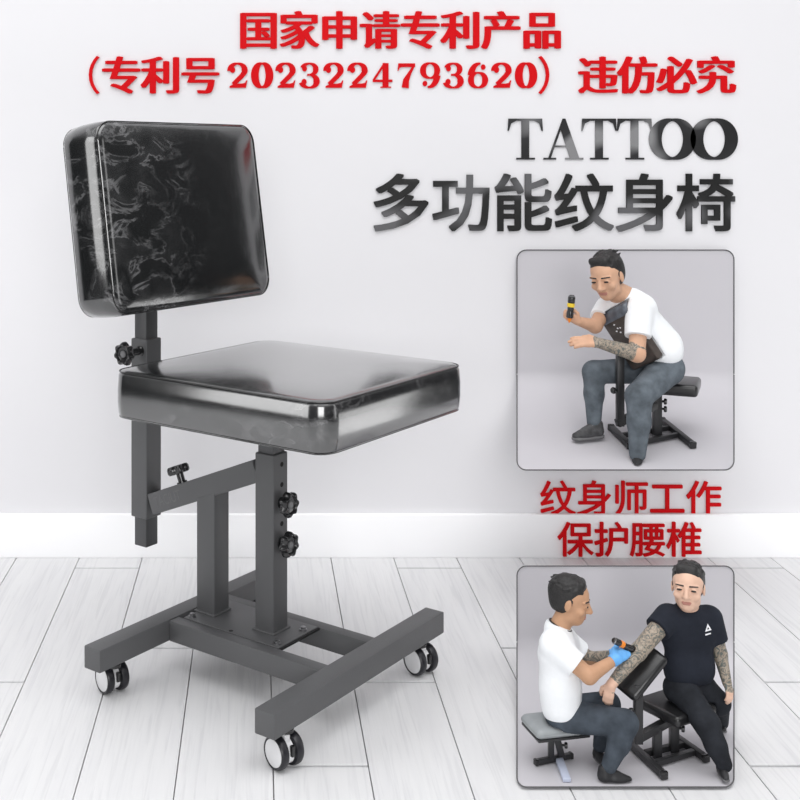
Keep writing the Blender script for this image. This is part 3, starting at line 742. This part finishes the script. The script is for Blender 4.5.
def patch(o, name, outlines, m, ins, lift=.35):
    tree = bvh_of(o); bm = bmesh.new()
    for out in outlines:
        a = [drop(tree, u, v, lift * ins.k) for u, v in out]; b = [drop(tree, u, v, -.3 * ins.k) for u, v in out]
        if None in a or None in b: continue
        A = [bm.verts.new(p) for p in a]; B = [bm.verts.new(p) for p in b]; n = len(A)
        bm.faces.new(A); bm.faces.new(B[::-1])
        for i in range(n): bm.faces.new((A[i], B[i], B[(i + 1) % n], A[(i + 1) % n]))
    return obj(name, bm, m, o, smooth=False)

def make_J(ins):
    def J(u, v, d=0.0):
        s = 1 - d * ins.k / ins.Yr
        return ((u - CX) * s, (v - HZ) * s - HC / ins.k, d)
    return J
def W(ins, q): return Vector((q[0] * ins.k, ins.Yr - q[2] * ins.k, -q[1] * ins.k))      # sculpting units -> world
def up_to(q, v): return Vector((q.x, q.y, HC - (v - HZ) * q.y / F))
def axes_of(a, b):                         # orthonormal world axes from two px-like directions (right, down, towards)
    w = lambda t: Vector((t[0], -t[2], -t[1]))
    a, b = w(a).normalized(), w(b); b = (b - a * b.dot(a)).normalized(); return a, b, a.cross(b)

def base_frame(ins, t, b1, b2, n1, n2, w):
    """two cross bars and two long beams lying on the inset's floor"""
    L = w * .60 + .0012
    for p, q in (b1, b2):
        A, B = ins.G(*p, L), ins.G(*q, L); o = bar(ins, 'cross_bar', A, B, w, M['mini_metal'], t)
        end_cap(A, B, w, M['knob'], o); end_cap(B, A, w, M['knob'], o)
    for p, q in (n1, n2): bar(ins, 'long_beam', ins.G(*p, L), ins.G(*q, L), w * .85, M['mini_metal'], t)

# ------------------------------------------------------------------ upper display: one person on a chair, leaning on its pad
I1 = Inset(2.40, 2.634, 517, 250, 734, 470, (.298, 2.25, .1405)); J = make_J(I1); k1 = I1.k
backdrop(I1, 'light grey square backdrop with dark edging mounted on the wall, one seated man on it')

t = thing('work_chair', 'black padded chair that the lone man in the upper display straddles', 'chair', I1.G(655, 440))
base_frame(I1, t, ((611, 431), (630, 450)), ((662, 424), (693, 449)), ((628, 449), (681, 438)), ((618, 440), (672, 431)), 5.6 * k1)
cq = I1.G(657, 438)
bar(I1, 'seat_column', cq + Vector((0, 0, .006)), up_to(cq, 392), 8 * k1, M['mini_metal'], t)
for v in (401, 408.5): round_knob(up_to(cq, v) + Vector((4 * k1, -.002, 0)), (1, -.5, 0), 3.0 * k1, t)
pq = I1.G(620, 443)
bar(I1, 'pad_post', up_to(pq, 426), up_to(pq, 352), 7.2 * k1, M['mini_metal'], t)
round_knob(up_to(pq, 390) + Vector((-3.5 * k1, -.002, 0)), (-1, -.4, 0), 3.2 * k1, t)
A = up_to(pq, 422); B = up_to(cq, 404); arm1 = bar(I1, 'arm', A - (B - A) * .08, B, 7.5 * k1, M['mini_metal'], t)
a_, b_, c_ = Matrix.Rotation(math.radians(-24), 3, 'Z') @ Vector((1, 0, 0)), Matrix.Rotation(math.radians(-24), 3, 'Z') @ Vector((0, 1, 0)), Vector((0, 0, 1))
sc1 = up_to(cq, 386) + Vector((13 * k1, .012, 0))
slab(I1, 'seat', sc1, (a_, b_, c_), (30 * k1, 27 * k1, 6.0 * k1), M['mini_pad'], t, .3)
nrm1 = (-.74, .30, .60); along1 = (.50, .83, .20)
a_, c_, b_ = axes_of(along1, nrm1); pc = W(I1, J(631, 337, 14))
pad1 = slab(I1, 'chest_pad', pc, (a_, b_, c_), (30 * k1, 19 * k1, 5.0 * k1), M['pad_brown'], t, .3)
pt = slab(I1, 'pad_edge', pc - a_ * 26 * k1 - c_ * .5 * k1, (a_, b_, c_), (7 * k1, 19.6 * k1, 6.2 * k1), M['pad_top'], pad1, .4); tag(pt, 'slate grey shiny top edge of the pad')
bar(I1, 'pad_bracket', up_to(pq, 356), pc + a_ * 6 * k1 - c_ * 1 * k1, 5 * k1, M['mini_metal'], t)
patch(pad1, 'printed_mark', [[(x, y), (x + 1.6, y + .4), (x + 1.3, y + 1.7), (x - .2, y + 1.3)] for x, y in ((613.5, 324), (617, 327.5), (616, 330.5), (620, 331.5), (619.5, 327))], M['white'], I1)

def L_(ins, p): return np.array((p.x / ins.k, -p.z / ins.k, (ins.Yr - p.y) / ins.k), dtype=np.float32)
def LA(*axs): return np.stack([np.array((a.x, -a.z, -a.y), dtype=np.float32) for a in axs])
def slab_cut(ins, c, ax, half, grow=.45): return SUB(BX(L_(ins, c), [h / ins.k + grow for h in half], LA(*ax), .6, .3))
Z1 = (Matrix.Rotation(math.radians(-24), 3, 'Z') @ Vector((1, 0, 0)), Matrix.Rotation(math.radians(-24), 3, 'Z') @ Vector((0, 1, 0)), Vector((0, 0, 1)))
seat_cut = slab_cut(I1, sc1, Z1, (30 * k1, 27 * k1, 6 * k1))
pad_cut = slab_cut(I1, pc, (a_, b_, c_), (30 * k1, 19 * k1, 5 * k1))
edge_cut = slab_cut(I1, pc - a_ * 26 * k1 - c_ * .5 * k1, (a_, b_, c_), (7 * k1, 19.6 * k1, 6.2 * k1))
brk_cut = SUB(RC(L_(I1, up_to(pq, 356)), L_(I1, pc + a_ * 6 * k1), 4.2), .3)
post_cut = SUB(RC(L_(I1, up_to(pq, 426)), L_(I1, up_to(pq, 352)), 5.6), .3)
pA = thing('person', 'man in white t-shirt and grey jeans straddling a chair, leaning forward with a tattooed forearm', 'person', I1.G(640, 441))
H = 44
hd = head(J(607, 277, 16), (-.62, .34, .70), (-.25, -1, .12), H)
sh_n, el_n, wr_n = J(639, 311, 24), J(637, 354, 42), J(599, 343, 46)
sh_f, el_f, wr_f = J(606, 308, -10), J(595, 326, 8), J(578, 321, 20)
body = hd[0] + [RC(J(612, 289, 10), J(630, 300, 4), 10, 12, 4.), RC(J(616, 306, -4), J(640, 308, 12), 12, 13, 5.), RC(J(632, 312, 4), J(664, 352, 4), 17, 16, 5.), RC(J(664, 362, 14), J(664, 362, -8), 13, 13, 4.),
    RC(sh_n, el_n, 9.2, 7.6, 3.), RC(el_n, wr_n, 8.0, 4.9, 3.), RC(sh_f, el_f, 8.0, 6.8, 3.), RC(el_f, wr_f, 7.0, 4.4, 3.)]
body += hand(wr_n, (-1, -.10, .05), (-.05, -.75, .55), 28, .20, thumb=1, spread=.12)
machA = (J(569.5, 319, 26), J(572, 295, 27))
body += hand(wr_f, (-.75, -.35, .25), (-.35, .35, .9), 21, .95, thumb=1, spread=.02) + [seat_cut, pad_cut, edge_cut, post_cut, brk_cut, SUB(RC(*machA, 3.8, 3.8), .2)]
sculpted(I1, 'body', body, [M['skin'], M['tattoo']], pA, .7, 1, lambda P: near_seg(P, el_n, np.array(wr_n) * .93 + np.array(el_n) * .07, 9.6) & (np.linalg.norm(P - V(*el_n), axis=1) > 9))
head_parts(I1, pA, hd)
hem = lambda a, b, f: (tuple(np.array(a) * (1 - f) + np.array(b) * f), np.array(b) - np.array(a))
sh = [RC(J(614, 306, -6), J(641, 309, 14), 13.5, 15.5, 6.), RC(J(632, 313, 4), J(662, 346, 4), 20, 20, 6.), RC(J(644, 322, 16), J(664, 352, 16), 13, 14, 7.), RC(J(622, 299, 2), J(632, 300, 8), 11.5, 12, 5., None, ((J(617, 292, 6), (-.7, -.5, .2)),)),
    RC(J(664, 352, 16), J(664, 356, -8), 16.5, 16.5, 6., None, ((J(664, 366, 4), (.1, 1, 0)),)),
    RC(sh_n, el_n, 13.2, 12.0, 4., None, (hem(sh_n, el_n, .60),)), RC(sh_f, el_f, 11, 10, 4., None, (hem(sh_f, el_f, .55),)), seat_cut, pad_cut, edge_cut, post_cut, brk_cut]
sculpted(I1, 't_shirt', sh, M['shirt'], pA, .8, 1)
hip_n, kn_n, an_n = J(667, 369, 16), J(639, 396, 46), J(637.5, 454, 53)
hip_f, kn_f, an_f = J(655, 370, -9), J(594, 372, -14), J(594, 422, 0)
tr = [RC(J(668, 368, 14), J(662, 368, -8), 15, 14, 5.), RC(hip_n, kn_n, 16, 13, 5.), RC(kn_n, J(639, 422, 50), 12.6, 10.8, 3.), RC(J(639, 422, 50), an_n, 10.8, 7.8, 4., None, ((J(637, 459, 53), (0, 1, 0)),)),
    RC(hip_f, kn_f, 14, 11.5, 5.), RC(kn_f, J(594, 394, -8), 11.2, 9.6, 3.), RC(J(594, 394, -8), an_f, 9.6, 7.0, 4., None, ((J(594, 426, 0), (0, 1, 0)),)), seat_cut, pad_cut, post_cut]
sculpted(I1, 'jeans', tr, M['jeans'], pA, .8, 1)
shoe(I1, pA, J(637.5, 452.5, 51), (-.35, .08, 1), 26)
shoe(I1, pA, J(593.5, 424, 2), (-1, .03, .30), 35, m=M['shoe_grey'], detail=True)
tattoo_machine(I1, (569.5, 319, 26), (572, 295, 27), 3.4, 'black pen tattoo machine with yellow band held upright by the lone man', M['yellow'], M['orange'])

# ------------------------------------------------------------------ lower display: artist on a stool and client on a chair
I2 = Inset(1.77, 2.0, 517, 566, 734, 787, (.004, 0, 0)); J = make_J(I2); k2 = I2.k
backdrop(I2, 'light grey square backdrop with dark edging standing on the floor, two men seated on it')

t = thing('work_stool', 'low stool with pale grey seat under the man wearing blue gloves', 'stool', I2.G(553, 762))
w = 5 * k2
A, B = I2.G(536, 766, w * .6 + .001), I2.G(571, 759, w * .6 + .001); o = bar(I2, 'foot_bar', A, B, w, M['mini_metal'], t); end_cap(A, B, w, M['knob'], o); end_cap(B, A, w, M['knob'], o)
s1, s2 = I2.G(551, 763), I2.G(562, 761)
bar(I2, 'leg', s1 + Vector((0, 0, .004)), up_to(s1, 733), 5.4 * k2, M['mini_metal'], t); bar(I2, 'leg', s2 + Vector((0, 0, .004)), up_to(s2, 731) + Vector((-7 * k2, 0, 0)), 6.4 * k2, M['mini_metal'], t)
A = I2.G(559, 762, w * .6); B = I2.G(567, 783, w * .5); tag(bar(I2, 'floor_tube', A, B, 7.5 * k2, M['steel'], t, 4 * k2), 'silver flat tube reaching forward')
round_knob(up_to(s2, 745), (1, -.4, .1), 3 * k2, t)
a_, b_, c_ = Matrix.Rotation(math.radians(12), 3, 'Z') @ Vector((1, 0, 0)), Matrix.Rotation(math.radians(12), 3, 'Z') @ Vector((0, 1, 0)), Vector((0, 0, 1))
sc2 = up_to((s1 + s2) / 2, 724) + Vector((-1 * k2, 0, 0))
st_ = slab(I2, 'seat', sc2, (a_, b_, c_), (29 * k2, 21 * k2, 5.0 * k2), M['mini_grey'], t, .6)
slab(I2, 'seat_board', sc2 - c_ * 5.6 * k2, (a_, b_, c_), (27 * k2, 19.5 * k2, 1.3 * k2), M['mini_metal'], st_)

t = thing('work_chair', 'black chair with slanted arm pad under the man in dark t-shirt', 'chair', I2.G(668, 758))
base_frame(I2, t, ((630, 748), (664, 780)), ((675, 741), (706, 763)), ((655, 768), (695, 756)), ((645, 758), (685, 748)), 6.4 * k2)
cq, rq, pq = I2.G(674, 754), I2.G(657, 760), I2.G(638, 767)
bar(I2, 'seat_column', cq + Vector((0, 0, .004)), up_to(cq, 712), 8.4 * k2, M['mini_metal'], t)
round_knob(up_to(cq, 727) + Vector((4 * k2, -.003, 0)), (1, -.5, 0), 3.2 * k2, t)
A = up_to(pq, 738); B = up_to(cq, 718)
bar(I2, 'arm', A, B, 7.6 * k2, M['mini_metal'], t)
bar(I2, 'support_column', rq + Vector((0, 0, .004)), A.lerp(B, (rq.x - A.x) / (B.x - A.x)), 8 * k2, M['mini_metal'], t)
po = bar(I2, 'pad_post', up_to(pq, 743), up_to(pq, 684), 8 * k2, M['mini_metal'], t)
round_knob(up_to(pq, 709.5) + Vector((-4 * k2, -.003, 0)), (-1, -.4, 0), 3.2 * k2, t)
ax = Vector((A.x - B.x, A.y - B.y, 0)).normalized(); ay = Vector((-ax.y, ax.x, 0))
slab(I2, 'seat', up_to(cq, 707) - ax * 3 * k2, (ax, ay, Vector((0, 0, 1))), (29 * k2, 27 * k2, 5.6 * k2), M['mini_pad'], t, .4)
a_, b_, c_ = axes_of((.70, -.66, -.26), (.50, .50, .70)); pc = W(I2, J(641, 672, 20))
pad2 = slab(I2, 'arm_pad', pc, (a_, b_, c_), (27 * k2, 13.5 * k2, 5 * k2), M['mini_pad'], t, .5)
bar(I2, 'pad_bracket', up_to(pq, 688), pc + c_ * (0), 7 * k2, M['mini_metal'], t)

seat_cut3 = slab_cut(I2, up_to(cq, 707) - ax * 3 * k2, (ax, ay, Vector((0, 0, 1))), (29 * k2, 27 * k2, 5.6 * k2))
pad_cut2 = slab_cut(I2, pc, (a_, b_, c_), (27 * k2, 13.5 * k2, 5 * k2))
post_cut2 = SUB(RC(L_(I2, up_to(pq, 743)), L_(I2, up_to(pq, 688)), 6.2), .3)
ra = math.radians(12); Z2 = (Vector((math.cos(ra), math.sin(ra), 0)), Vector((-math.sin(ra), math.cos(ra), 0)), Vector((0, 0, 1)))
seat_cut2 = slab_cut(I2, sc2, Z2, (29 * k2, 21 * k2, 5.4 * k2)); board_cut2 = slab_cut(I2, sc2 - Vector((0, 0, 5.6 * k2)), Z2, (27 * k2, 19.5 * k2, 1.3 * k2))
machB = SUB(RC(J(634, 650, 30), J(613, 640, 38), 3.5, 3.5), .2)
C_arm = (J(668, 617, 4), J(638, 652, 28), J(611, 685, 40))
arm_cut = [SUB(RC(C_arm[0], C_arm[1], 10.3, 8.7), .3), SUB(RC(C_arm[1], C_arm[2], 8.7, 5.6), .3)]
C_hand = hand(C_arm[2], (-.28, 1, .12), (-.5, .05, .85), 23, .55, thumb=1, spread=.03)
pB = thing('person', 'man in white t-shirt and blue gloves on the low stool, seen from his side', 'person', I2.G(580, 770))
hd = head(J(571, 601, 17), (.93, .20, .34), (.10, -1, 0), 45)
sh_n, el_n, wr_n = J(553, 645, 36), J(589, 676, 52), J(614, 660, 38)
sh_f, el_f, wr_f = J(567, 641, -6), J(589, 659, -8), J(613, 655, 8)
body = hd[0] + [RC(J(564, 616, 17), J(558, 632, 17), 9, 11, 4.), RC(J(556, 642, 30), J(562, 640, 2), 11, 11, 5.), RC(J(560, 650, 17), J(561, 700, 17), 12, 12, 5.), RC(J(560, 712, 26), J(560, 712, 8), 13, 13, 4.),
    RC(sh_n, el_n, 9, 7.4, 3.), RC(el_n, wr_n, 7.6, 4.6, 3.), RC(sh_f, el_f, 8.6, 7, 3.), RC(el_f, wr_f, 7, 4.6, 3.)]
hn, hf = hand(wr_n, (.86, -.42, -.25), (-.15, -.35, .92), 23, .42, thumb=-1, spread=.04), hand(wr_f, (.88, -.25, .30), (.0, -.95, .2), 22, .40, thumb=1, spread=.05)
body += hn + hf + arm_cut + [machB, seat_cut2, pad_cut2]
sculpted(I2, 'body', body, [M['skin_tan'], M['tattoo']], pB, .7, 1, lambda P: near_seg(P, np.array(sh_f) * .5 + np.array(el_f) * .5, wr_f, 9))
head_parts(I2, pB, hd)
def glove(w, dirn, back, size, curl, thumb, spread):
    d = unit(dirn); pr = hand(w, dirn, back, size * 1.03, curl, thumb, spread, rf=.092)
    pr = [(p[0], p[1], p[2], p[3] * (1.12 if p[0] == 'rc' else p[3] if False else 1), p[4] * 1.12, *p[5:]) if p[0] == 'rc' else ('bx', p[1], p[2] * 1.12, *p[3:]) for p in pr]
    return pr + [RC(V(*w) - d * 2.5, V(*w) + d * 3, 5.9, 5.6, 2., None, ((tuple(V(*w) - d * 2.5), -d),))]
sculpted(I2, 'glove', glove(wr_n, (.86, -.42, -.25), (-.15, -.35, .92), 23, .42, -1, .04) + arm_cut + [machB, pad_cut2], M['glove'], pB, .6, 1)
sculpted(I2, 'glove', glove(wr_f, (.88, -.25, .30), (.0, -.95, .2), 22, .40, 1, .05) + arm_cut + [machB, pad_cut2], M['glove'], pB, .6, 1)
sh = [RC(J(556, 643, 31), J(563, 640, 1), 14.5, 14.5, 6.), RC(J(558, 655, 28), J(561, 655, 5), 19.5, 19, 6.), RC(J(560, 674, 27), J(561, 674, 6), 19.5, 19.5, 7.), RC(J(560, 690, 27), J(561, 690, 6), 20, 20, 7.), RC(J(561, 706, 27), J(561, 704, 6), 19, 19, 6., None, ((J(566, 718, 17), (.42, 1, 0)),)),
    RC(J(557, 629, 17), J(558, 634, 17), 12.5, 14, 4., None, ((J(558, 624, 17), (.35, -1, 0)),)),
    RC(sh_n, el_n, 13, 12.2, 4., None, (hem(sh_n, el_n, .66),)), RC(sh_f, el_f, 11.5, 10.5, 4., None, (hem(sh_f, el_f, .62),)), seat_cut2]
sculpted(I2, 't_shirt', sh, M['shirt'], pB, .8, 1)
bm = bmesh.new(); nb = np.array(J(560.5, 625, 17)); nx_, ny_ = unit((1, .45, 0)), unit((0, 0, 1))
tube(bm, [W(I2, nb + (nx_ * math.cos(a) + ny_ * math.sin(a)) * 11.2) for a in [2 * math.pi * i / 28 for i in range(28)]], .8 * k2, 6, True); obj('necklace', bm, M['cord'], pB)
hip_n, kn_n, an_n = J(565, 716, 28), J(625, 723, 52), J(609, 766, 55)
hip_f, kn_f, an_f = J(566, 711, 4), J(608, 704, 10), J(600, 746, 22)
tr = [RC(J(561, 715, 28), J(561, 713, 6), 15.5, 15, 5.), RC(hip_n, kn_n, 15.5, 12.6, 5.), RC(kn_n, J(619, 743, 54), 12.2, 10.4, 3.), RC(J(619, 743, 54), an_n, 10.4, 7.2, 4., None, ((J(608, 771, 55), (-.2, 1, 0)),)),
    RC(hip_f, kn_f, 14.5, 12, 5.), RC(kn_f, J(604, 724, 17), 11.4, 9.2, 3.), RC(J(604, 724, 17), an_f, 9.2, 6.8, 4., None, ((J(599, 750, 22), (0, 1, 0)),)), seat_cut2, board_cut2] + [SUB((p[0], p[1], p[2], p[3] * 1.12, p[4] * 1.12, *p[5:]), .3) for p in C_hand if p[0] == 'rc']
sculpted(I2, 'jeans', tr, M['jeans_dark'], pB, .8, 1)
shoe(I2, pB, J(608, 769, 55), (1, 0, .06), 33)
shoe(I2, pB, J(599, 750, 22), (.15, 0, 1), 25)
tattoo_machine(I2, (634, 650, 30), (613, 640, 38), 3.1, 'black pen tattoo machine with orange band held in the blue gloves', M['orange'], M['bolt'])

pC = thing('person', 'man in dark t-shirt with a white chest emblem, his tattooed arm stretched over the pad', 'person', I2.G(690, 756))
hd = head(J(688, 587.5, 4), (-.42, -.05, .90), (0, -1, 0), 44.5)
sh_n, el_n, wr_n = J(668, 617, 4), J(638, 652, 28), J(611, 685, 40)
sh_f, el_f, wr_f = J(711, 618, -4), J(720, 654, -4), J(727, 683, 8)
body = hd[0] + [RC(J(688, 602, 1), J(689, 612, 0), 9, 11, 4.), RC(J(675, 619, 2), J(704, 618, -3), 12, 12, 5.), RC(J(688, 630, 0), J(688, 668, 0), 13, 12, 5., ((0, 0, 1), .75)), RC(J(680, 682, 0), J(696, 681, -3), 9, 9, 4.),
    RC(sh_n, el_n, 9.6, 8.0, 3.), RC(el_n, wr_n, 8.0, 4.8, 3.), RC(sh_f, el_f, 8.6, 7, 3.), RC(el_f, wr_f, 7, 4.6, 3.)]
body += C_hand + hand(wr_f, (.0, .75, .6), (.5, -.75, .4), 20, .45, thumb=-1, spread=.03) + [seat_cut3, pad_cut2, post_cut2, machB]
sculpted(I2, 'body', body, [M['skin_pale'], M['tattoo']], pC, .7, 1, lambda P: near_seg(P, sh_n, el_n, 12) | near_seg(P, el_n, np.array(wr_n) * .95 + np.array(el_n) * .05, 9) & (np.linalg.norm(P - V(*wr_n), axis=1) > 7) | near_seg(P, sh_f, wr_f, 10))
head_parts(I2, pC, hd)
fl = ((0, 0, 1), .72)
sh = [RC(J(673, 619, 3), J(706, 618, -4), 12.5, 12.5, 6.), RC(J(678, 634, 2), J(700, 633, 0), 18, 18, 6., fl), RC(J(682, 656, 2), J(696, 656, 0), 17, 17, 7., fl), RC(J(682, 670, 2), J(697, 669, 0), 18, 17.5, 6., ((0, 0, 1), .85), ((J(688, 682, 2), (0, 1, 0)),)),
    RC(J(688, 610, 0), J(689, 614, 0), 12.5, 14, 4., None, ((J(688, 606, 4), (.0, -1, .55)),)),
    RC(sh_n, el_n, 13, 12.4, 4., None, (hem(sh_n, el_n, .36),)), RC(sh_f, el_f, 11.4, 11, 4., None, (hem(sh_f, el_f, .62),)), pad_cut2, seat_cut3]
ts = sculpted(I2, 't_shirt', sh, M['black_shirt'], pC, .8, 1)
hip_n, kn_n = J(682, 690, 6), J(707, 724, 40)
kl, al = J(719, 703, -2), J(721, 722, -40)
tr = [RC(J(678, 688, 2), J(700, 687, -4), 14.5, 14, 5.), RC(hip_n, kn_n, 15, 12.6, 5.), RC(kn_n, J(716, 746, 46), 12.2, 10, 3.), RC(J(716, 746, 46), J(724, 764, 48), 10, 7.6, 4.),
    RC(J(702, 688, -6), kl, 14, 11.5, 5.), RC(kl, al, 10.5, 7.5, 3.), seat_cut3, pad_cut2]
sculpted(I2, 'trousers', tr, M['trousers'], pC, .8, 1)
shoe(I2, pC, J(722, 764.5, 47), (-.1, 0, 1), 23)
shoe(I2, pC, J(720, 718, -40), (-.1, 0, 1), 22)
tri = [(707.6, 624.0), (711.5, 630.6), (706.6, 631.8)]
def ring_quads(P, f):
    c = (sum(p[0] for p in P) / 3, sum(p[1] for p in P) / 3); Q = [(c[0] + (x - c[0]) * f, c[1] + (y - c[1]) * f) for x, y in P]
    return [[P[i], P[(i + 1) % 3], Q[(i + 1) % 3], Q[i]] for i in range(3)]
tag(patch(ts, 'chest_emblem', ring_quads([(707.7, 623.6), (711.6, 630.0), (705.2, 631.9)], .36) + [[(705.2, 634.2), (710.6, 632.7), (710.9, 634.0), (705.5, 635.6)]], M['white'], I2), 'white triangle emblem with a bar below it')
